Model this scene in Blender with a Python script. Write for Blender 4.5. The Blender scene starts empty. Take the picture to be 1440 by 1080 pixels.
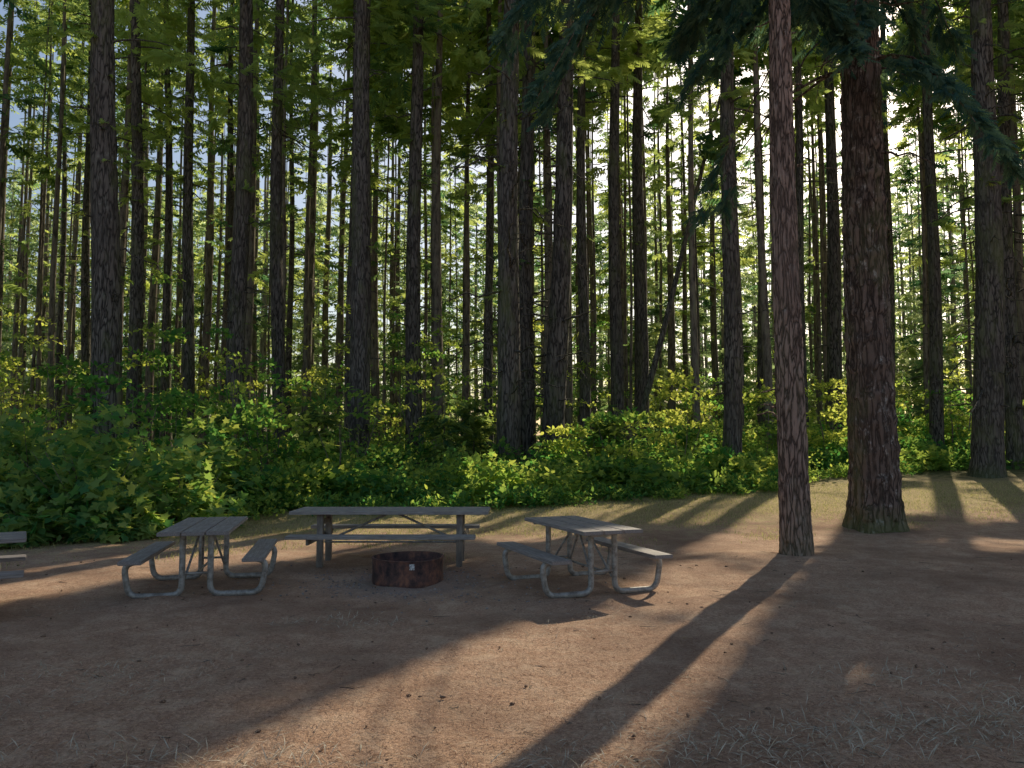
import bpy, bmesh, math, numpy as np
from mathutils import Vector, Matrix
rng = np.random.default_rng(7)
scene = bpy.context.scene
AZ, EL = math.radians(28), math.radians(33)
S = Vector((math.sin(AZ)*math.cos(EL), math.cos(AZ)*math.cos(EL), math.sin(EL)))
K = 1/math.tan(EL)

# ------------------------------------------------------------ materials
def newmat(name):
    m = bpy.data.materials.new(name); m.use_nodes = True
    nt = m.node_tree; nt.nodes.clear()
    out = nt.nodes.new('ShaderNodeOutputMaterial')
    return m, nt, out
def N(nt, t, **kw):
    n = nt.nodes.new(t)
    for k, v in kw.items():
        if k.startswith('_'): setattr(n, k[1:], v)
        else: n.inputs[k.replace('__', ' ')].default_value = v
    return n
def ramp(nt, stops, fac):
    r = nt.nodes.new('ShaderNodeValToRGB')
    e = r.color_ramp.elements
    while len(e) > 1: e.remove(e[-1])
    e[0].position = stops[0][0]; e[0].color = (*stops[0][1], 1)
    for p, c in stops[1:]:
        x = e.new(p); x.color = (*c, 1)
    nt.links.new(fac, r.inputs[0]); return r.outputs[0]
def mix(nt, fac, a, b, mode='MIX'):
    m = nt.nodes.new('ShaderNodeMix'); m.data_type = 'RGBA'; m.blend_type = mode
    if isinstance(fac, (int, float)): m.inputs[0].default_value = fac
    else: nt.links.new(fac, m.inputs[0])
    for i, v in ((6, a), (7, b)):
        if isinstance(v, tuple): m.inputs[i].default_value = (*v, 1)
        else: nt.links.new(v, m.inputs[i])
    return m.outputs[2]
def mapped(nt, scale, src='geo'):
    if src == 'geo': g = nt.nodes.new('ShaderNodeNewGeometry').outputs['Position']
    else: g = nt.nodes.new('ShaderNodeTexCoord').outputs['Object']
    mp = nt.nodes.new('ShaderNodeMapping'); mp.inputs['Scale'].default_value = scale
    nt.links.new(g, mp.inputs[0]); return mp.outputs[0]
def noise(nt, vec, scale, detail=4, rough=.6, dist=0):
    n = N(nt, 'ShaderNodeTexNoise', Scale=scale, Detail=detail, Roughness=rough, Distortion=dist)
    nt.links.new(vec, n.inputs['Vector']); return n.outputs[0]
def math_(nt, op, a, b=0.0, c=None, clamp=False):
    m = nt.nodes.new('ShaderNodeMath'); m.operation = op; m.use_clamp = clamp
    for i, v in enumerate((a, b, c)):
        if v is None: continue
        if isinstance(v, (int, float)): m.inputs[i].default_value = v
        else: nt.links.new(v, m.inputs[i])
    return m.outputs[0]
def principled(nt, out, col, rough=.8, bump=None, bs=.5, bd=.02, metal=0, spec=.3):
    p = N(nt, 'ShaderNodeBsdfPrincipled', Roughness=rough, Metallic=metal)
    p.inputs['Specular IOR Level'].default_value = spec
    if isinstance(col, tuple): p.inputs['Base Color'].default_value = (*col, 1)
    else: nt.links.new(col, p.inputs['Base Color'])
    if bump is not None:
        b = N(nt, 'ShaderNodeBump', Strength=bs, Distance=bd)
        nt.links.new(bump, b.inputs['Height']); nt.links.new(b.outputs[0], p.inputs['Normal'])
    nt.links.new(p.outputs[0], out.inputs[0]); return p

def bark_mat(name, c0, c1, lichen, moss, fs=7.0, la=.6, ma=.5, bd=.035, base_moss=0):
    m, nt, out = newmat(name)
    v = mapped(nt, (1, 1, .13))
    n1 = noise(nt, v, fs*2.2, 4, .7, .8)
    vo = N(nt, 'ShaderNodeTexVoronoi', Scale=fs*1.5); vo.feature = 'DISTANCE_TO_EDGE'
    vd = mapped(nt, (1, 1, .17))
    nd = nt.nodes.new('ShaderNodeVectorMath'); nd.operation = 'ADD'
    nn = N(nt, 'ShaderNodeTexNoise', Scale=7.0, Detail=2.0); nt.links.new(vd, nn.inputs['Vector'])
    sc = nt.nodes.new('ShaderNodeVectorMath'); sc.operation = 'SCALE'; sc.inputs['Scale'].default_value = .3
    nt.links.new(nn.outputs['Color'], sc.inputs[0]); nt.links.new(vd, nd.inputs[0]); nt.links.new(sc.outputs[0], nd.inputs[1])
    nt.links.new(nd.outputs[0], vo.inputs['Vector'])
    fis = math_(nt, 'MULTIPLY_ADD', vo.outputs[0], 4.5, .12, clamp=True)
    h = math_(nt, 'MULTIPLY', fis, n1)
    col = ramp(nt, [(.08, c0), (.5, c1)], h)
    tone = noise(nt, mapped(nt, (1, 1, .5)), .8, 2)
    col = mix(nt, ramp(nt, [(.35, (.45, .45, .45)), (.6, (0, 0, 0))], tone), col, tuple(c*.45 for c in c1))
    l = noise(nt, mapped(nt, (1, 1, .6)), 5.5, 5, .75)
    lm = ramp(nt, [(.56, (0, 0, 0)), (.66, (la, la, la))], l)
    col = mix(nt, math_(nt, 'MULTIPLY', lm, fis), col, lichen)
    mo = noise(nt, mapped(nt, (1, 1, .35)), 1.7, 4, .7)
    mm = ramp(nt, [(.5, (0, 0, 0)), (.68, (ma, ma, ma))], mo)
    if base_moss:
        sx = nt.nodes.new('ShaderNodeSeparateXYZ'); nt.links.new(mapped(nt, (1, 1, 1), 'obj'), sx.inputs[0])
        g = math_(nt, 'ADD', math_(nt, 'MULTIPLY_ADD', sx.outputs[2], -1.0, .55), mo, clamp=True)
        g = math_(nt, 'MULTIPLY_ADD', g, 2.0, -1.0, clamp=True)
        mm = math_(nt, 'MAXIMUM', mm, math_(nt, 'MULTIPLY', g, base_moss))
    col = mix(nt, mm, col, moss)
    principled(nt, out, col, .9, h, 1.0, bd, spec=.15)
    return m
bark_dark = bark_mat('bark_forest', (.028, .025, .023), (.20, .175, .155), (.3, .3, .26), (.15, .17, .07), 6, .5, .55, base_moss=.5)
bark_red = bark_mat('bark_reddish', (.055, .036, .028), (.44, .30, .24), (.5, .44, .38), (.23, .23, .12), 8, .4, .2, .045, .3)
bark_big = bark_mat('bark_big', (.03, .021, .017), (.26, .185, .15), (.58, .53, .48), (.17, .18, .07), 5.5, .8, .4, .055, .65)
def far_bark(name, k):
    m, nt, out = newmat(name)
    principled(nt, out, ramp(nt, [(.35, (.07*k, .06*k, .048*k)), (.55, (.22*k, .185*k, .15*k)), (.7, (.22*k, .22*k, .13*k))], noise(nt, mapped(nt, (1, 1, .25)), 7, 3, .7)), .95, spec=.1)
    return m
bark_far = far_bark('bark_distant', 1.1); bark_haze = far_bark('bark_hazed', 1.8)  # second copy is paler, with distance haze put into its colour

def leaf_mat(name, dif, tra, tmix=.55):
    m, nt, out = newmat(name)
    a = nt.nodes.new('ShaderNodeAttribute'); a.attribute_name = 'rnd'
    f = a.outputs['Fac']
    c1 = ramp(nt, [(0.05, dif[0]), (.95, dif[1])], f)
    c2 = ramp(nt, [(0.05, tra[0]), (.95, tra[1])], f)
    d = nt.nodes.new('ShaderNodeBsdfDiffuse'); t = nt.nodes.new('ShaderNodeBsdfTranslucent')
    nt.links.new(c1, d.inputs[0]); nt.links.new(c2, t.inputs[0])
    ms = nt.nodes.new('ShaderNodeMixShader'); ms.inputs[0].default_value = tmix
    nt.links.new(d.outputs[0], ms.inputs[1]); nt.links.new(t.outputs[0], ms.inputs[2])
    nt.links.new(ms.outputs[0], out.inputs[0]); return m
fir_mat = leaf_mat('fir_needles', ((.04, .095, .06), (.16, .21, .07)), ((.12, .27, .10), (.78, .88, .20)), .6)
fir_haze_mat = leaf_mat('fir_needles_hazed', ((.10, .18, .12), (.28, .34, .16)), ((.24, .42, .18), (.85, .92, .40)), .6)  # paler needles for far trees, haze put into the colour
firdark_mat = leaf_mat('fir_needles_bluish', ((.045, .11, .10), (.12, .19, .13)), ((.06, .16, .11), (.24, .36, .15)), .4)
maple_mat = leaf_mat('maple_leaves', ((.08, .21, .09), (.26, .34, .11)), ((.2, .5, .1), (.8, .86, .16)), .45)
shrub_mat = leaf_mat('shrub_leaves', ((.045, .14, .06), (.23, .33, .09)), ((.15, .46, .09), (.92, .96, .16)), .52)
tall_mat = leaf_mat('understory_leaves', ((.05, .14, .055), (.22, .31, .08)), ((.22, .54, .09), (.95, .98, .18)), .58)
grass_mat = leaf_mat('grass_blades', ((.15, .18, .06), (.55, .47, .22)), ((.25, .3, .08), (.8, .72, .32)), .4)
straw_mat = leaf_mat('dry_straw', ((.4, .36, .28), (.75, .68, .54)), ((.3, .25, .15), (.5, .45, .3)), .25)
needle_mat = leaf_mat('fallen_needle', ((.20, .11, .075), (.6, .40, .26)), ((.1, .05, .02), (.2, .1, .06)), .15)

# ------------------------------------------------------------ mesh builder
def build(name, parts, mats, loc=(0, 0, 0), parent=None):
    Vs, L, st, mi, rn, sm = [], [], [], [], [], []
    vo = 0; lo = 0
    for V, F, m, r, s in parts:
        if len(F) == 0: continue
        F = np.asarray(F); V = np.asarray(V, float)
        Vs.append(V); L.append((F+vo).ravel())
        k = F.shape[1]; n = F.shape[0]
        st.append(lo+np.arange(n)*k); lo += n*k; vo += len(V)
        mi.append(np.full(n, m)); sm.append(np.full(n, s))
        rn.append(r if r is not None else np.full(n, .5))
    V = np.concatenate(Vs) - np.array(loc); L = np.concatenate(L)
    st = np.concatenate(st); mi = np.concatenate(mi); sm = np.concatenate(sm); rn = np.concatenate(rn)
    me = bpy.data.meshes.new(name)
    me.vertices.add(len(V)); me.vertices.foreach_set('co', V.astype(np.float32).ravel())
    me.loops.add(len(L)); me.loops.foreach_set('vertex_index', L.astype(np.int32))
    me.polygons.add(len(st)); me.polygons.foreach_set('loop_start', st.astype(np.int32))
    me.polygons.foreach_set('material_index', mi.astype(np.int32))
    me.polygons.foreach_set('use_smooth', sm.astype(bool))
    for m in mats: me.materials.append(m)
    me.update(calc_edges=True)
    a = me.attributes.new('rnd', 'FLOAT', 'FACE'); a.data.foreach_set('value', rn.astype(np.float32))
    ob = bpy.data.objects.new(name, me); ob.location = loc
    scene.collection.objects.link(ob)
    if parent is not None: ob.parent = parent
    return ob
def nrm(v): return v/np.maximum(np.linalg.norm(v, axis=-1, keepdims=True), 1e-9)

def H(x, y):
    x = np.asarray(x, float); y = np.asarray(y, float)
    t = np.clip(y-14.5, 0, 21); rise = .05*t*np.clip(t/3, 0, 1)
    return rise + .012*np.sin(1.3*x+.7*y)+.010*np.sin(-.9*x+1.9*y+1)+.006*np.sin(3.1*x+2.3*y)+.006*np.sin(4.3*x-3.7*y)
def snoise(x, y, w=1.0):
    x = x/w; y = y/w
    return (np.sin(1.1*x+.5*y+.3)+np.sin(-.7*x+1.3*y+2)+np.sin(2.1*x-1.6*y+4)*.7+np.sin(2.9*x+2.7*y)*.5)/3.2

# canopy openings, shaped to lay sun patches on the ground: (cx, cy, half-length along the sun azimuth, half-width across)
GAPS = [(-.05, 5.0, 3.1, 1.75), (2.05, 9.3, 1.2, .95), (3.9, 13.4, 1.5, 1.2), (-5.2, 11.5, 4.0, 1.45),
        (-3.3, 12.9, 2.0, 1.2), (-1.5, 15.6, 1.6, 3.8), (9.5, 19.5, 2.8, 8.0), (6, 17.3, 2.0, 2.0), (8.2, 13.3, 1.0, 1.2),
        (-.6, 11.2, .9, .6), (12.5, 16.8, 1.2, 2.0), (3.0, 17.3, 1.5, 2.4), (-7.6, 14.6, 1.8, 2.4)]
D = np.array([math.sin(AZ), math.cos(AZ)]); Nn = np.array([math.cos(AZ), -math.sin(AZ)])
def carve(P, r=None):  # drops foliage whose shadow would fall on a wanted sun patch
    r = r or rng
    z = P[:, 2]
    gx = P[:, 0]-D[0]*K*z; gy = P[:, 1]-D[1]*K*z
    keep = np.ones(len(P), bool)
    for cx, cy, A, B in GAPS:
        a = ((gx-cx)*D[0]+(gy-cy)*D[1])/A; b = ((gx-cx)*Nn[0]+(gy-cy)*Nn[1])/B
        keep &= (np.abs(a)**3+np.abs(b)**3) > 1+.3*snoise(gx*3, gy*3)
    forest = gy > 16
    keep &= ~(forest & (gy < 36) & (snoise(gx, gy, .9) < .34) & (r.random(len(P)) < .94))
    keep |= z < 2.5
    return keep

def sprig(n):
    R = []
    for i in range(n):
        y = i/n*.85; w = .5*(1-i/n)**.7*(.75+.5*((i*7) % 3)/2)+.06
        R += [(.03, y, 0), (w*.95, y+.16+.08*w, -.10*w*2), (w, y+.22+.08*w, -.12*w*2)]
    Lf = [(-x, y*.97+.02, z) for x, y, z in reversed(R)]
    return np.array(R+[(.02, .86, 0), (0, 1.05, -.03)]+Lf)
SP3, SP4, SP6 = sprig(3), sprig(4), sprig(6)
DIAM = np.array([(0, 0, 0), (.5, .45, .08), (0, 1, 0), (-.5, .45, .08)])
OVATE = np.array([(0, 0, 0), (.27, .28, .05), (.22, .68, .05), (0, 1, -.03), (-.22, .68, .05), (-.27, .28, .05)])
MAPLE = np.array([(0, 0, 0), (.2, -.1, .02), (.48, -.02, .05), (.36, .2, .03), (.62, .5, .06), (.3, .5, .02), (.18, .62, .02), (0, 1, -.05),
                  (-.18, .62, .02), (-.3, .5, .02), (-.62, .5, .06), (-.36, .2, .03), (-.48, -.02, .05), (-.2, -.1, .02)])
TINT = [None]
def leaves(C, dirs, up, ln, wd, T, mat=1, r=None):
    r = r or rng
    d = nrm(dirs); s = nrm(np.cross(d, up)); n = np.cross(s, d)
    ln = np.broadcast_to(ln, (len(C),))[:, None, None]; wd = np.broadcast_to(wd, (len(C),))[:, None, None]
    V = C[:, None, :] + d[:, None, :]*T[None, :, 1:2]*ln + s[:, None, :]*T[None, :, 0:1]*wd + n[:, None, :]*T[None, :, 2:3]*ln
    k = len(T); F = np.arange(len(C)*k).reshape(-1, k)
    rn = r.random(len(C))
    if TINT[0] is not None: rn = np.clip(TINT[0]+(rn-.5)*.55, 0, 1)
    return (V.reshape(-1, 3), F, mat, rn, False)

def sprays(O, az, pitch, L, n, ll, lw, droop=.25, mat=1, spread=.32, do_carve=True, r=None, T=SP4):
    r = r or rng
    B = len(O)
    t = r.random((B, n))**.75*.85
    ds = np.stack([np.cos(az), np.sin(az)], 1)
    side = np.stack([-np.sin(az), np.cos(az)], 1)
    sg = np.where(r.random((B, n)) < .5, -1, 1)
    off = sg*r.random((B, n))*spread*(1.05-t)*L[:, None]*.6
    P = np.empty((B, n, 3))
    hor = t*L[:, None]
    P[..., :2] = O[:, None, :2]+ds[:, None, :]*hor[..., None]+side[:, None, :]*off[..., None]
    P[..., 2] = O[:, None, 2]+np.sin(pitch)[:, None]*hor-droop*t**2*L[:, None]-np.abs(off)*.25+r.normal(0, .05, (B, n))
    dr = np.empty((B, n, 3))
    dr[..., :2] = ds[:, None, :]*.75+side[:, None, :]*(sg*.6)[..., None]
    dr[..., 2] = -.3+np.sin(pitch)[:, None]
    dr += r.normal(0, .22, dr.shape)
    P = P.reshape(-1, 3); dr = dr.reshape(-1, 3)
    if do_carve:
        k = carve(P+dr*ll*.4, r); P = P[k]; dr = dr[k]
    up = np.array([0, 0, 1.])+r.normal(0, .5, P.shape)
    s = r.uniform(.6, 1.35, len(P))
    return leaves(P, dr, up, ll*s, lw*s, T, mat, r)

def trunk(base, h, r0, lean=(0, 0), seg=10, dz=1.5, flare=.35, rough=0., mat=0, r=None, bulge=0., zmax=None):
    r = r or rng
    zs = np.arange(0, zmax or h, dz); zs = np.append(zs, zmax or h)
    if flare: zs = np.unique(np.concatenate([zs, [.12, .3, .55, .9]]))
    th = np.linspace(0, 2*np.pi, seg, endpoint=False)
    Z, T = np.meshgrid(zs, th, indexing='ij')
    ph = r.uniform(0, 6.28, 12)
    R = r0*(1-.88*np.clip(Z/h, 0, 1)**1.15)
    R = R*(1+flare*np.exp(-Z/.45)*(1+.35*np.sin(5*T+ph[0])+.25*np.sin(3*T+ph[1])))
    if rough:
        R = R+rough*(np.sin(13*T+2*np.sin(1.3*Z+ph[2])+ph[3])*.5+np.sin(21*T+3*np.sin(2.1*Z+ph[4])+Z*1.7)*.35+np.sin(7*T+Z*4+ph[5])*.4+np.sin(4*T-Z*9)*.25)
        R = R+r.normal(0, rough*.35, R.shape)
    if bulge: R = R+bulge*(np.maximum(0, np.sin(Z*2*np.pi/.55+.6*np.sin(2*T)+ph[6]))**3)
    X = base[0]+lean[0]*Z+R*np.cos(T)+.06*np.sin(Z*.35+ph[7])-.06*np.sin(ph[7]); Y = base[1]+lean[1]*Z+R*np.sin(T)+.06*np.sin(Z*.3+ph[8])-.06*np.sin(ph[8])
    V = np.stack([X, Y, base[2]+Z-.1], -1).reshape(-1, 3)
    i = np.arange(len(zs)-1)[:, None]*seg; j = np.arange(seg)[None]; j2 = (j+1) % seg
    F = np.stack([i+j, i+j2, i+seg+j2, i+seg+j], -1).reshape(-1, 4)
    return (V, F, mat, None, True)
def tube(path, rad, seg=8, mat=0, cap=True):
    P = np.array(path, float); n = len(P)
    T = nrm(np.gradient(P, axis=0))
    rad = np.broadcast_to(rad, (n,))
    ref = np.array([0, 0, 1.]) if abs(T[0][2]) < .9 else np.array([1., 0, 0])
    U = []; u = nrm(np.cross(ref, T[0]))
    for t in T:
        u = nrm(u-t*np.dot(u, t)); U.append(u)
    U = np.array(U); W = np.cross(T, U)
    th = np.linspace(0, 2*np.pi, seg, endpoint=False)
    V = P[:, None]+rad[:, None, None]*(U[:, None]*np.cos(th)[None, :, None]+W[:, None]*np.sin(th)[None, :, None])
    V = V.reshape(-1, 3)
    i = np.arange(n-1)[:, None]*seg; j = np.arange(seg)[None]; j2 = (j+1) % seg
    F = np.stack([i+j, i+j2, i+seg+j2, i+seg+j], -1).reshape(-1, 4)
    return (V, F, mat, None, True)
def stubs(base, h, r0, lean, n, z0, z1, lmin, lmax, mat=0, r=None, seg=4):
    r = r or rng; out = []
    for _ in range(n):
        z = r.uniform(z0, z1); a = r.uniform(0, 6.28); L = r.uniform(lmin, lmax)*r.random()**.6
        rr = r0*(1-.88*(z/h)**1.15)*.9
        o = np.array([base[0]+lean[0]*z+rr*math.cos(a), base[1]+lean[1]*z+rr*math.sin(a), base[2]+z])
        m = 6; t = np.linspace(0, 1, m)[:, None]
        d = np.array([math.cos(a), math.sin(a), r.uniform(-.25, .35)])
        P = o+d*L*t+np.array([0, 0, -1.])*(t**2)*L*r.uniform(.05, .5)
        P[1:] += r.normal(0, .05*L, (m-1, 3))
        out.append(tube(P, np.linspace(.024, .008, m)*(0.7+.5*L), seg, mat))
        if L > .6:
            for q in (2, 3, 4):
                d2 = nrm(d+r.normal(0, .7, 3)); P2 = P[q]+d2*L*.3*np.linspace(0, 1, 4)[:, None]+np.array([0, 0, -.1])*L*np.linspace(0, 1, 4)[:, None]**2
                out.append(tube(P2, np.linspace(.012, .005, 4), 3, mat))
    return out
def crown(base, h, zc, Lmax, nb, n, ll, lw, lean=(0, 0), mat=1, r=None, zp=.95, **kw):
    r = r or rng
    z = zc+(h-zc)*r.random(nb)**zp
    L = Lmax*(1-(z-zc)/(h-zc)*.85)**.8*r.uniform(.5, 1.1, nb)
    O = np.stack([base[0]+lean[0]*z, base[1]+lean[1]*z, base[2]+z], 1)
    return sprays(O, r.uniform(0, 6.283, nb), r.uniform(-.2, .25, nb), L, n, ll, lw, mat=mat, r=r, **kw)
def limbs(base, h, zc, Lmax, nb, lean, r):
    out = []
    for _ in range(nb):
        z = r.uniform(zc, h*.8); a = r.uniform(0, 6.28); L = Lmax*r.uniform(.5, .9)
        t = np.linspace(0, 1, 5)[:, None]
        o = np.array([base[0]+lean[0]*z, base[1]+lean[1]*z, base[2]+z])
        P = o+np.array([math.cos(a), math.sin(a), .05])*L*t+np.array([0, 0, -.25])*L*t**2
        out.append(tube(P, np.linspace(.04, .01, 5), 4, 0))
    return out

# ------------------------------------------------------------ named trees: x, y, diameter, lean, crown base
TR = [(-11.36, 22, .84, -.034, 12), (-14.5, 30, .55, -.03, 11), (-21.7, 40, .5, -.03, 8), (-15.8, 36, .46, -.03, 10),
      (-13.2, 32, .52, -.022, 10), (-9.2, 26, .62, 0, 12), (-14.4, 40, .5, -.02, 10), (-8.27, 28, .5, -.02, 12),
      (-12.8, 45, .4, -.01, 9), (-4.93, 25, .70, 0, 13), (-6.4, 31, .45, 0, 11), (-3.36, 27, .58, 0, 13),
      (-4.2, 42, .45, 0, 9), (-1.05, 36, .45, 0, 11), (-2.8, 48, .4, 0, 9), (-.13, 24, .74, .012, 12),
      (.52, 26, .56, .006, 13), (1.23, 25.5, .74, .042, 12), (3.06, 33, .5, 0, 11), (4.44, 33, .6, .005, 12),
      (5.75, 35, .7, .004, 12), (10.3, 44, .5, .003, 9), (6.98, 25, .6, .015, 12), (13.4, 42, .45, .01, 9),
      (12.7, 34, .43, .01, 10), (15.7, 38, .75, .01, 11), (19.3, 40, .5, .01, 9), (17.3, 32, .55, .01, 11),
      (15.7, 26, .95, .03, 10), (18.6, 29, .6, .02, 9), (-26, 45, .4, -.02, 8), (20.5, 22, .6, 0, 9), (25, 27, .6, 0, 9)]  # last trees stand out of view, added to shade the right side
for i, (x, y, d, lx, zc) in enumerate(TR):
    r = np.random.default_rng(100+i)
    TINT[0] = r.uniform(.3, .85)
    b = (x, y, float(H(x, y))); h = r.uniform(33, 39); ln = (lx, r.uniform(-.008, .008))
    near = y < 31; br = i in (15, 16, 17, 28, 29)
    parts = [trunk(b, h, d/2, ln, 20 if near else 10, .35 if near else 1.2, .25, .016 if near else 0, r=r, bulge=.02 if i == 28 else .006)]
    parts += stubs(b, h, d/2, ln, 60 if br else (38 if near else 14), 2.0, 16, .3, 2.8 if br else 1.3, r=r)
    parts += limbs(b, h, zc, 3.2, 12, ln, r)
    parts.append(crown(b, h, zc, 3.4, 85, 11, .6, .34, ln, r=r, T=SP6, zp=.72))
    parts.append(crown(b, 13, 5, 1.0, 7, 5, .4, .22, ln, r=r, T=SP6))
    build('fir_tree', parts, [bark_dark, fir_mat], b)

TINT[0] = None
r = np.random.default_rng(1)
b = (4.38, 12.2, 0); h = 24
parts = [trunk(b, h, .225, (.003, 0), 64, .05, .18, .011, r=r, zmax=14)]
parts += stubs(b, h, .22, (0, 0), 16, 2, 9, .1, .45, r=r)
def bough(o, a, L, pitch, droop, nsp, mat, r, ll=.30, lw=.17, n=7, sub=.3):
    out = []
    t = np.linspace(0, 1, 12)[:, None]
    d = np.array([math.cos(a), math.sin(a), pitch])
    P = np.array(o)+d*L*t+np.array([0, 0, -droop*L])*t**2
    P[1:] += np.cumsum(r.normal(0, .02, (11, 3)), 0)
    out.append(tube(P, np.linspace(.035, .006, 12), 5, 0))
    q = r.random(nsp)**.8*.95+.05
    O = np.stack([np.interp(q*11, np.arange(12), P[:, k]) for k in range(3)], 1)
    aa = a+np.where(r.random(nsp) < .5, -1, 1)*r.uniform(.2, 1.0, nsp)
    LL = (1.15-q)*L*sub*r.uniform(.6, 1.2, nsp)+.15
    out.append(sprays(O, aa, r.uniform(-1.1, -.3, nsp), LL, n, ll, lw, droop=.7, mat=mat, spread=.25, r=r, T=SP6))
    return out
for o, a, L, p, dr in [((4.3, 12.2, 10.6), 2.9, 3.6, .05, .6), ((4.3, 12.2, 10.2), 3.3, 3.2, .1, .5), ((4.3, 12.2, 11.5), 3.05, 4.4, .05, .7),
                    ((4.3, 12.2, 10.8), -.2, 2.2, .1, .5), ((4.3, 12.2, 9.6), .5, 1.8, 0, .5), ((4.3, 12.2, 10.0), 2.3, 2.0, 0, .5), ((4.3, 12.2, 12.2), 2.7, 4.6, 0, .6),
                    ((4.3, 12.2, 11.0), 3.15, 4.0, .0, .95), ((4.3, 12.2, 11.6), 2.95, 3.7, .0, 1.1)]:
    parts += bough(o, a, L, p, dr, 46, 1, r, .24, .11, 9)
build('slender_fir_tree', parts, [bark_red, firdark_mat], b)
b = (7.2, 15.6, 0.02); h = 34
parts = [trunk(b, h, .45, (0, 0), 96, .05, .42, .018, r=r, bulge=.026, zmax=20)]
parts += stubs(b, h, .42, (0, 0), 22, 6, 12, .3, 1.3, r=r)
for k in range(30):
    a = r.uniform(0, 6.28); z = r.uniform(9.0, 14)
    parts += bough((7.2+.3*math.cos(a), 15.6+.3*math.sin(a), z), a, r.uniform(2, 3.4), .0, r.uniform(.5, 1.1), 32, 1, r, .30, .13, 8)
parts.append(crown(b, 24, 14, 4, 80, 12, .6, .35, r=r, T=SP6))
build('large_fir_tree', parts, [bark_big, firdark_mat], b)
r = np.random.default_rng(5)
t = np.linspace(0, 1, 14)[:, None]
P = np.array([4.7, 32, .8])*(1-t)+np.array([9.0, 32.5, 16.5])*t+.12*np.sin(t*5)
build('leaning_dead_tree', [tube(P, np.linspace(.15, .06, 14), 8)], [bark_dark], (4.7, 32, .8))

# ------------------------------------------------------------ forest mass
pts = []
used = [(t[0], t[1]) for t in TR]+[(4.38, 12.2), (7.2, 15.6)]
tries = 0
while tries < 9000:
    tries += 1
    y = rng.uniform(18, 125); x = rng.uniform(-1, 1)*(.78*y+9)
    if y < 31 and not (x > 20 or x < -.72*y-1): continue  # right side out of view is planted too, to shade the ground
    sp = (3.2 if y < 60 else 4.4)*rng.choice([.75, 1.0, 1.5])
    u = x-.532*y
    if y < 70 and (-4.3 < u < -.4 or -12.9 < u < -9.6): continue
    if any((x-a)**2+(y-b_)**2 < sp*sp for a, b_ in used): continue
    used.append((x, y)); pts.append((x, y))
parts = []
for (x, y) in pts:
    TINT[0] = rng.uniform(.1, .95)
    h = rng.uniform(27, 38); d = rng.choice([rng.uniform(.14, .3), rng.uniform(.3, .6)]); b = (x, y, float(H(x, y)))
    zc = rng.uniform(5, 13) if y < 60 else rng.uniform(2, 10)
    ln = tuple(rng.normal(0, .005, 2)); far = y > 62
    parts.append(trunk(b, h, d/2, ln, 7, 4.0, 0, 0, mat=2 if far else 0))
    shade = (-8 < x < 42 and y < 62)  # crowns thickened in this zone to block sun over the site
    if shade: nb, n, ll, lw, T, zp = 84, 9, .85, .52, SP4, .52
    elif y < 60: nb, n, ll, lw, T, zp = 42, 8, .75, .40, SP4, .9
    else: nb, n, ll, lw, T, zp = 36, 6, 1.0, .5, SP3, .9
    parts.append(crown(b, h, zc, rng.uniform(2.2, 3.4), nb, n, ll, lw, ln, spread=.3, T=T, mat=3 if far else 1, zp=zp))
    if y < 55: parts += stubs(b, h, d/2, ln, 10, 2, 16, .5, 1.8, seg=3)
for _ in range(280):
    TINT[0] = rng.uniform(.1, 1)
    y = rng.uniform(48, 130); x = rng.uniform(-1, 1)*(.72*y+4); b = (x, y, float(H(x, y)))
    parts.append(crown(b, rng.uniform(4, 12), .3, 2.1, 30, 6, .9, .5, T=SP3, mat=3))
build('distant_and_shade_trees', parts, [bark_far, fir_mat, bark_haze, fir_haze_mat])

# ------------------------------------------------------------ understory
def yfront(x): return np.interp(x, [-14, -8.5, -6.6, -6.2, 0, 2.3, 7.4, 9.5, 16, 24, 40], [13, 13, 13.6, 17.2, 18.6, 19.8, 22.1, 25.5, 28, 29, 30])
def mound(c, rx, ry, h, n, size, T, r, mat=1, wr=1.0, upb=.8):
    d = nrm(r.normal(0, 1, (n, 3))); d[:, 2] = np.abs(d[:, 2])
    q = r.uniform(.45, 1, n)**.6
    lump = 1+.28*np.sin(d[:, 0]*5+c[0]*3)*np.sin(d[:, 1]*5+c[1])+.2*np.sin(d[:, 2]*9+c[0])
    P = np.stack([c[0]+d[:, 0]*rx*q*lump, c[1]+d[:, 1]*ry*q*lump, c[2]+.05+d[:, 2]*h*q*lump], 1)
    out = d.copy(); dr = out*.7+r.normal(0, .55, (n, 3)); dr[:, 2] -= .25
    up = np.array([0, 0, upb])+out*.4+r.normal(0, .35, (n, 3))
    s = size*r.uniform(.6, 1.3, n)
    return leaves(P, dr, up, s, s*wr, T, mat, r)
def stems(c, h, n, r, spread=.6, rad=.012):
    out = []
    for _ in range(n):
        t = np.linspace(0, 1, 6)[:, None]; e = np.array([r.normal(0, spread), r.normal(0, spread), h*r.uniform(.7, 1)])
        P = np.array(c)+e*t+np.array([.1, 0, 0])*np.sin(t*4)
        out.append(tube(P, np.linspace(rad, rad*.3, 6), 4, 0))
    return out
k = 0
TINT[0] = None
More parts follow.
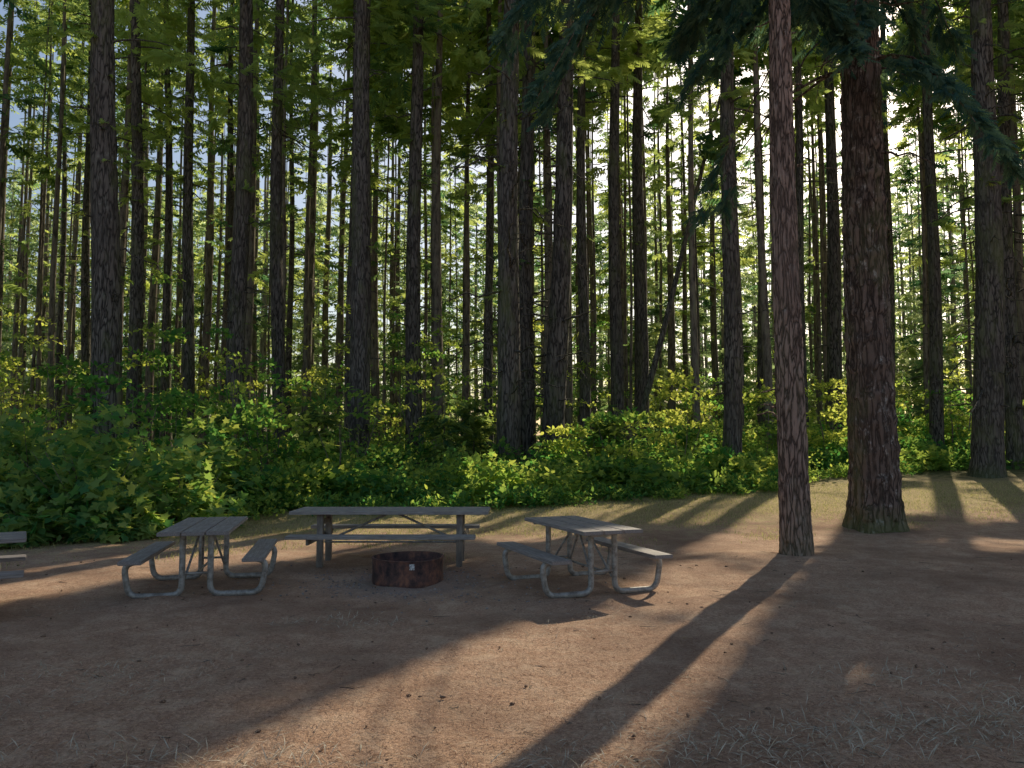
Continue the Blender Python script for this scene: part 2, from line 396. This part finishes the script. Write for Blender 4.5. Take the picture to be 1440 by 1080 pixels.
for cx, cy, rx, h in [(-11, 14.6, 1.5, 1.9), (-9.4, 14.2, 1.3, 1.75), (-7.9, 14.3, 1.25, 1.6), (-6.6, 15.4, 1.1, 1.4), (-10.2, 16.4, 1.6, 2.4), (-8.3, 16.6, 1.5, 2.1), (-12.6, 15.2, 1.6, 2.5), (-6.9, 17.8, 1.3, 1.7), (-8.6, 13.4, .8, .8), (-7.0, 14.1, .7, .7)]:
    r = np.random.default_rng(300+k); k += 1
    c = (cx, cy, float(H(cx, cy)))
    build('maple_bush', [mound(c, rx, rx*.8, h, int(750*rx), .19, MAPLE, r), mound((cx, cy, c[2]), rx*1.1, rx, h*.5, 300, .17, MAPLE, r)]+stems(c, h, 14, r, .4*rx), [bark_far, maple_mat], c)
r = np.random.default_rng(400)
parts = []
for _ in range(190):
    TINT[0] = r.uniform(.0, .8)
    x = r.uniform(-15, 28); dy = r.random()**1.3*8
    y = float(yfront(x))+.7+dy
    c = (x, y, float(H(x, y))); h = r.uniform(.5, 1.0)+dy*.1
    R = r.uniform(.6, 1.3); sz = r.uniform(.09, .2)
    parts.append(mound(c, R, R, h, int(520*R*(.15/sz)), sz, OVATE if r.random() < .6 else MAPLE, r, wr=1.25))
for _ in range(110):
    TINT[0] = r.uniform(.1, .6)
    x = r.uniform(-6, 14); y = float(yfront(x))+r.uniform(-.6, .6); q = r.uniform(.2, .5)
    c = (x, y, float(H(x, y))); parts.append(mound(c, q, q, r.uniform(.15, .45), int(300*q), .12, OVATE, r, wr=.9))
build('shrub_thicket', parts, [bark_far, shrub_mat])
parts = []
for _ in range(175):
    TINT[0] = r.uniform(.0, 1)
    x = r.uniform(-28, 36); dy = r.uniform(1.5, 26); y = float(yfront(x))+dy
    c = np.array((x, y, float(H(x, y)))); h = r.uniform(1.2, 3.2)+dy*.08+(.8 if x < -5 else 0)
    if r.random() < .16 and dy > 4: h += 2.8
    parts += stems(c, h, 3, r, .4, .02)
    for _ in range(10):
        f = r.random()
        cc = c+np.array([r.normal(0, .7), r.normal(0, .7), h*(.1+.9*f)])
        parts.append(mound(cc, r.uniform(.25, .7), r.uniform(.25, .7), r.uniform(.1, .3), 46, .155, OVATE, r, wr=1.2))
build('understory_saplings', parts, [bark_far, tall_mat])
TINT[0] = None
for x, y, h in [(-2.0, 23, 3.2), (-1.2, 24.5, 2.6), (-5.6, 23.2, 3.4), (3.0, 24, 2.4), (-8, 22.5, 3.0), (9.5, 29, 4.2), (14, 31, 3.5)]:
    b = (x, y, float(H(x, y)))
    build('young_fir_tree', [trunk(b, h, .03, seg=6, dz=.6, flare=0, r=r), crown(b, h, .3, 1.3, 110, 10, .28, .15, r=r, T=SP6)], [bark_far, fir_mat], b)

# ------------------------------------------------------------ ground
def axis(lo, hi, fine0, fine1, step, grow=1.25):
    a = list(np.arange(fine0, fine1+1e-6, step)); s = step; v = a[-1]
    while v < hi: s *= grow; v += s; a.append(v)
    s = step; v = a[0]; pre = []
    while v > lo: s *= grow; v -= s; pre.append(v)
    return np.array(pre[::-1]+a)
gx = axis(-1500, 1500, -12, 12, .1); gy = axis(-300, 2500, 2, 24, .1)
X, Y = np.meshgrid(gx, gy, indexing='ij')
Z = H(X, Y)
fade = np.exp(-((X/14)**2+((Y-9)/10)**2))
for q in range(14):
    a = rng.uniform(0, 6.28); f = rng.uniform(5, 16); Z += fade*.0022*np.sin(f*(math.cos(a)*X+math.sin(a)*Y)+rng.uniform(0, 6))
V = np.stack([X, Y, Z], -1).reshape(-1, 3)
n2 = len(gy); i = np.arange(len(gx)-1)[:, None]*n2; j = np.arange(n2-1)[None]
F = np.stack([i+j, i+n2+j, i+n2+j+1, i+j+1], -1).reshape(-1, 4)
gm, nt, out = newmat('forest_ground')
v = mapped(nt, (1, 1, 1))
nl = noise(nt, v, .55, 4, .6); nm = noise(nt, v, 3.5, 5, .7); nf = noise(nt, v, 38, 5, .75); nff = noise(nt, v, 160, 2, .7)
dirt = ramp(nt, [(.32, (.15, .08, .05)), (.5, (.48, .29, .195)), (.68, (.84, .59, .42))], nf)
dirt = mix(nt, .4, dirt, ramp(nt, [(.33, (.12, .07, .045)), (.6, (.74, .50, .35))], nff))
dirt = mix(nt, ramp(nt, [(.45, (0, 0, 0)), (.7, (.55, .55, .55))], nm), dirt, (.74, .56, .40))
dirt = mix(nt, ramp(nt, [(.35, (.6, .6, .6)), (.55, (0, 0, 0))], nl), dirt, (.22, .13, .09))
grass = ramp(nt, [(.35, (.2, .17, .065)), (.5, (.46, .38, .16)), (.7, (.74, .62, .33))], nf)
sx = nt.nodes.new('ShaderNodeSeparateXYZ'); nt.links.new(v, sx.inputs[0])
xa = math_(nt, 'MULTIPLY', sx.outputs[0], -.25)
yy = math_(nt, 'ADD', math_(nt, 'ADD', sx.outputs[1], xa), math_(nt, 'MULTIPLY_ADD', nm, 9, -4.5))
gmask = math_(nt, 'MULTIPLY_ADD', yy, .38, -5.3, clamp=True)
gmask = math_(nt, 'MULTIPLY', gmask, .65)
col = mix(nt, gmask, dirt, grass)
fm = math_(nt, 'MULTIPLY_ADD', yy, .3, -6.2, clamp=True)
col = mix(nt, fm, col, (.10, .11, .045))
dd = nt.nodes.new('ShaderNodeVectorMath'); dd.operation = 'DISTANCE'; nt.links.new(v, dd.inputs[0]); dd.inputs[1].default_value = (-1.34, 9.75, 0)
ga = math_(nt, 'ADD', dd.outputs['Value'], math_(nt, 'MULTIPLY_ADD', nm, .7, -.35))
gk = math_(nt, 'MULTIPLY_ADD', ga, -1.8, 2.1, clamp=True)
col = mix(nt, math_(nt, 'MULTIPLY', gk, .45), col, ramp(nt, [(.35, (.15, .13, .12)), (.65, (.42, .37, .34))], nff))
bh = math_(nt, 'ADD', math_(nt, 'MULTIPLY', nf, 1.0), math_(nt, 'MULTIPLY', nff, .5))
principled(nt, out, col, .95, bh, 1.0, .022, spec=.1)
build('ground', [(V, F, 0, None, True)], [gm])

r = np.random.default_rng(55)
def flat(n, x, y, ln, wd, tilt, zo=.004):
    a = r.uniform(0, 6.28, n); d = np.stack([np.cos(a), np.sin(a), r.normal(0, tilt, n)], 1)
    P = np.stack([x, y, H(x, y)+zo+r.random(n)*.006], 1)
    s = r.uniform(.5, 1.5, n)
    return leaves(P, d, np.array([0, 0, 1.])+r.normal(0, .2, (n, 3)), ln*s, wd, DIAM, 0, r)
n = 60000; y = 3.6+8*r.random(n)**1.6; x = r.uniform(-1, 1, n)*(y*.68+.3)
build('fallen_needles', [flat(n, x, y, .05, .004, .15)], [needle_mat])
n = 24000; y = 3.6+9*r.random(n)**1.3; x = r.uniform(-1, 1, n)*(y*.68+.3); k = snoise(x*1.5, y*1.5+3) > .32; k &= r.random(n) < .8
parts = [flat(k.sum(), x[k], y[k], .075, .004, .25)]
for cx, cy, m in [(2.6, 4.7, 420), (1.4, 4.6, 380), (3.2, 5.0, 420), (-1.3, 4.4, 260), (-1.6, 7.7, 300), (.6, 4.35, 200), (2.9, 5.9, 200), (-3.2, 6, 160), (2.1, 4.9, 300), (-2.2, 4.5, 160), (3.6, 5.4, 300)]:
    xx = cx+r.normal(0, .38, m); yy_ = cy+r.normal(0, .15, m); parts.append(flat(m, xx, yy_, .11, .0055, .5))
build('dry_grass_straw', parts, [straw_mat])
n = 80000; y = r.uniform(10.5, 24, n); x = r.uniform(-1, 1, n)*(y*.68+.5)
yy_ = y-.25*x+3.2*snoise(x*1.6, y*1.6)
k = (yy_ > 13.6+r.random(n)*2.5) & (y < yfront(x)+.6); x = x[k]; y = y[k]; n = len(x)
d = np.stack([r.normal(0, .4, n), r.normal(0, .4, n), np.full(n, 1.)], 1)
P = np.stack([x, y, H(x, y)-.005], 1)
build('grass', [leaves(P, d, r.normal(0, 1, (n, 3)), r.uniform(.03, .10, n), .009, DIAM, 0, r)], [grass_mat])
m, nt, out = newmat('cone_brown'); principled(nt, out, ramp(nt, [(.4, (.09, .055, .04)), (.6, (.28, .18, .12))], noise(nt, mapped(nt, (1, 1, 1)), 90, 3)), .9); cone_m = m
parts = []
for _ in range(130):
    y = 4+8*r.random()**1.3; x = r.uniform(-1, 1)*y*.66; a = r.uniform(0, 6.28); L = r.uniform(.02, .05)
    t = np.linspace(0, 1, 6)[:, None]; z = float(H(x, y))+.008
    P = np.array([x, y, z])+np.array([math.cos(a), math.sin(a), 0])*L*t
    parts.append(tube(P, L*.26*np.array([.3, .9, 1, .85, .55, .1]), 6))
build('fir_cones', parts, [cone_m])
parts = []
for _ in range(150):
    y = 3.8+9*r.random()**1.2; x = r.uniform(-1, 1)*y*.66; a = r.uniform(0, 6.28); L = r.uniform(.04, .2)
    t = np.linspace(0, 1, 5)[:, None]
    P = np.array([x, y, float(H(x, y))+.006])+np.array([math.cos(a), math.sin(a), .02])*L*t; P[:, :2] += r.normal(0, .012, (5, 2))
    parts.append(tube(P, np.linspace(.003, .0015, 5), 4))
build('fallen_twigs', parts, [bark_far])

# ------------------------------------------------------------ picnic tables
def wood(name, a, b_, axis_scale):
    m, nt, out = newmat(name)
    v = mapped(nt, axis_scale, 'obj'); n1 = noise(nt, v, 9, 6, .7, .3)
    c = ramp(nt, [(.3, a), (.7, b_)], n1)
    c = mix(nt, ramp(nt, [(.5, (0, 0, 0)), (.75, (.5, .5, .5))], noise(nt, mapped(nt, (1, 1, 1), 'obj'), 4, 4)), c, (.17, .14, .13))
    principled(nt, out, c, .6, n1, .6, .005, spec=.4); return m
wood_y = wood('weathered_wood', (.14, .12, .115), (.42, .375, .35), (8, .5, 8))
wood_x = wood('weathered_wood_pale', (.17, .15, .14), (.5, .45, .41), (.5, 8, 8))
m, nt, out = newmat('galvanised_tube')
nn_ = noise(nt, mapped(nt, (1, 1, 1), 'obj'), 14, 5, .7)
principled(nt, out, ramp(nt, [(.35, (.2, .175, .15)), (.6, (.44, .42, .39))], nn_), .5, nn_, .15, .004, metal=.3, spec=.4); tube_m = m
m, nt, out = newmat('brown_post'); principled(nt, out, ramp(nt, [(.35, (.17, .14, .115)), (.65, (.38, .33, .28))], noise(nt, mapped(nt, (1, 1, .3), 'obj'), 12, 5)), .75); post_m = m

def box(name, c, s, mat, parent, bev=.006, rot=None):
    bm = bmesh.new(); bmesh.ops.create_cube(bm, size=1)
    bmesh.ops.scale(bm, vec=s, verts=bm.verts)
    bmesh.ops.bevel(bm, geom=bm.edges[:], offset=bev, segments=2, affect='EDGES')
    me = bpy.data.meshes.new(name); bm.to_mesh(me); bm.free(); me.materials.append(mat)
    o = bpy.data.objects.new(name, me); scene.collection.objects.link(o)
    o.location = c; o.parent = parent
    if rot: o.rotation_euler = rot
    return o
def fillet(pts, rad=.1, n=6):
    P = [np.array(p, float) for p in pts]; out = [P[0]]
    for a, b_, c in zip(P, P[1:], P[2:]):
        u = nrm(a-b_); w = nrm(c-b_); p0 = b_+u*rad; p1 = b_+w*rad
        for t in np.linspace(0, 1, n): out.append((1-t)**2*p0+2*t*(1-t)*b_+t*t*p1)
    out.append(P[-1]); return out
def tubeobj(name, pts, rad, parent, mat=None, fr=.1, seg=12):
    p = tube(fillet(pts, fr) if len(pts) > 2 else pts, rad, seg)
    return build(name, [p], [mat or tube_m], parent=parent)
def tube_table(loc, rot):
    e = bpy.data.objects.new('picnic_table', None); scene.collection.objects.link(e)
    e.location = loc; e.rotation_euler = (0, 0, rot)
    for i in range(3): box('top_plank_%d' % i, (-.252+i*.252, .004*(i-1), .735), (.241, 1.76, .042), wood_y, e, .007, (0, .008*(i-1), 0))
    for s, nm_ in ((-1, 'l'), (1, 'r')):
        box('bench_'+nm_, (s*.635, 0, .435), (.24, 1.76, .042), wood_y, e, .007)
    for y_, q in ((-.60, 'near'), (.60, 'far')):
        for s, nm_ in ((-1, 'l'), (1, 'r')):
            tubeobj('frame_%s_%s' % (q, nm_), [(s*.61, y_, .41), (s*.76, y_, .40), (s*.70, y_, .033), (s*.15, y_, .033), (s*.15, y_, .712)], .034, e, fr=.12)
            tubeobj('brace_%s_%s' % (q, nm_), [(s*.13, y_*.95, .2), (s*.05, y_*.15, .69)], .014, e)
        box('top_bar_'+q, (0, y_, .703), (.70, .04, .02), tube_m, e, .003)
        tubeobj('tie_'+q, [(-.15, y_, .27), (.15, y_, .27)], .014, e)
    tubeobj('stretcher', [(0, -.6, .27), (0, .6, .27)], .014, e)
    return e
tube_table((-3.67, 9.5, .0), math.radians(12))
tube_table((.82, 9.6, .0), math.radians(21))
tube_table((-5.93, 7.98, .0), math.radians(121))
e = bpy.data.objects.new('picnic_table', None); scene.collection.objects.link(e); e.location = (-1.72, 11.4, 0)
for i in range(3): box('top_plank_%d' % i, (.004*i, -.27+i*.27, .745), (2.78, .26, .045), wood_x, e, .006)
box('bench_front', (-.05, -.68, .45), (2.55, .25, .045), wood_x, e); box('bench_back', (-.05, .68, .45), (2.55, .25, .045), wood_x, e)
for s in (-.98, .98):
    for q in (-.26, .26): box('post', (s, q, .35), (.085, .085, .74), post_m, e, .006)
    box('seat_bar', (s+.06 if s > 0 else s-.06, 0, .385), (.035, 1.5, .08), post_m, e, .004)
    box('top_bar', (s, 0, .6), (.05, .42, .06), post_m, e, .004)
    sg = 1 if s > 0 else -1
    tubeobj('diagonal', [(sg*.06, 0, .71), (s, 0, .30)], .017, e)
tubeobj('stretcher', [(-.98, 0, .3), (.98, 0, .3)], .014, e)

# ------------------------------------------------------------ fire ring
m, nt, out = newmat('rusty_steel')
n1 = noise(nt, mapped(nt, (1, 1, .7), 'obj'), 8, 7, .7)
c = ramp(nt, [(.35, (.04, .03, .032)), (.5, (.13, .07, .06)), (.66, (.32, .14, .085))], n1)
principled(nt, out, c, .65, n1, .4, .005, metal=.25, spec=.4); rust = m
m, nt, out = newmat('ash'); principled(nt, out, ramp(nt, [(.4, (.012, .012, .012)), (.7, (.12, .115, .11))], noise(nt, mapped(nt, (1, 1, 1), 'obj'), 14, 6)), .95); ash = m
m, nt, out = newmat('white_label'); lab = noise(nt, mapped(nt, (1, 1, 1), 'obj'), 60, 2); principled(nt, out, ramp(nt, [(.4, (.1, .1, .1)), (.5, (.7, .7, .7))], lab), .6); label = m
e = bpy.data.objects.new('fire_ring', None); scene.collection.objects.link(e); e.location = (-1.31, 9.97, 0)
th = np.linspace(0, 2*np.pi, 64, endpoint=False)
prof = [(.440, -.02), (.445, .02), (.440, .15), (.443, .285), (.452, .29), (.452, .305), (.430, .305), (.430, .28), (.432, .02), (.43, -.02)]
V = []
for rr, z in prof: V += [(rr*math.cos(t)*(1+.006*math.sin(3*t)), rr*math.sin(t), z+.004*math.sin(2*t)) for t in th]
i = np.arange(len(prof)-1)[:, None]*64; j = np.arange(64)[None]; j2 = (j+1) % 64
F = np.stack([i+j, i+j2, i+64+j2, i+64+j], -1).reshape(-1, 4)
build('ring_wall', [(np.array(V), F, 0, None, False)], [rust], parent=e)
V = [(0, 0, .09)]
for q in (.15, .3, .43): V += [(q*math.cos(t), q*math.sin(t), .08-.03*q+.012*math.sin(5*t+q*30)) for t in th]
F4 = []
for q in range(2): F4 += [(1+q*64+a, 1+q*64+(a+1) % 64, 65+q*64+(a+1) % 64, 65+q*64+a) for a in range(64)]
F3 = [(0, 1+a, 1+(a+1) % 64) for a in range(64)]
V = np.array(V)
build('ash_bed', [(V, np.array(F4), 0, None, True), (V.copy(), np.array(F3), 0, None, True)], [ash], parent=e)
for k, (a, z) in enumerate([(.3, .12), (1.6, .14), (2.6, .15)]):
    t = np.linspace(-.22, .22, 6)[:, None]
    build('charred_log_%d' % k, [tube(np.array([0, 0, z])+np.array([math.cos(a), math.sin(a), .1])*t, [.02, .035, .037, .036, .033, .02], 9)], [ash], parent=e)
box('label', (.107, -.4335, .235), (.06, .004, .07), label, e, .001, (0, 0, math.radians(14)))
m, nt, out = newmat('pebble'); principled(nt, out, ramp(nt, [(.3, (.15, .12, .11)), (.7, (.42, .36, .32))], noise(nt, mapped(nt, (1, 1, 1)), 20, 3)), .9); peb = m
parts = []
for _ in range(420):
    a = r.uniform(0, 6.28); q = .45+abs(r.normal(0, .7)); x = -1.33+q*math.cos(a)*1.2; y = 9.8+q*math.sin(a)*.9; L = r.uniform(.006, .016)
    P = np.array([[x-L, y, float(H(x, y))+.004], [x-L*.6, y, float(H(x, y))+.006], [x+L*.5, y+.003, float(H(x, y))+.006], [x+L, y, float(H(x, y))+.003]])
    parts.append(tube(P, L*np.array([.2, .7, .75, .2]), 5))
build('gravel', parts, [peb])

# ------------------------------------------------------------ light, sky, camera
w = bpy.data.worlds.new('World'); scene.world = w; w.use_nodes = True
nt = w.node_tree; bg = nt.nodes['Background']; sk = nt.nodes.new('ShaderNodeTexSky')
sk.sky_type = 'NISHITA'; sk.sun_disc = False; sk.sun_elevation = EL; sk.sun_rotation = AZ; sk.dust_density = 2.2; sk.air_density = 1.1
nt.links.new(sk.outputs[0], bg.inputs[0]); bg.inputs[1].default_value = .125
sl = bpy.data.lights.new('sun', 'SUN'); sl.energy = 5; sl.angle = math.radians(.5); sl.color = (1, .88, .67)
so = bpy.data.objects.new('sun', sl); scene.collection.objects.link(so); so.rotation_euler = S.to_track_quat('Z', 'Y').to_euler(); so.location = (20, 40, 40)
cd = bpy.data.cameras.new('camera'); cam = bpy.data.objects.new('camera', cd); scene.collection.objects.link(cam)
cd.sensor_width = 36; cd.lens = 36*1100/1440; cd.clip_end = 6000
cam.location = (0, 0, 1.75); cam.rotation_euler = (math.radians(90+4.16), 0, 0)
scene.camera = cam
scene.view_settings.view_transform = 'Standard'; scene.view_settings.look = 'None'; scene.view_settings.exposure = 0
print('polys', sum(len(o.data.polygons) for o in scene.objects if o.type == 'MESH'), 'trees', len(pts))
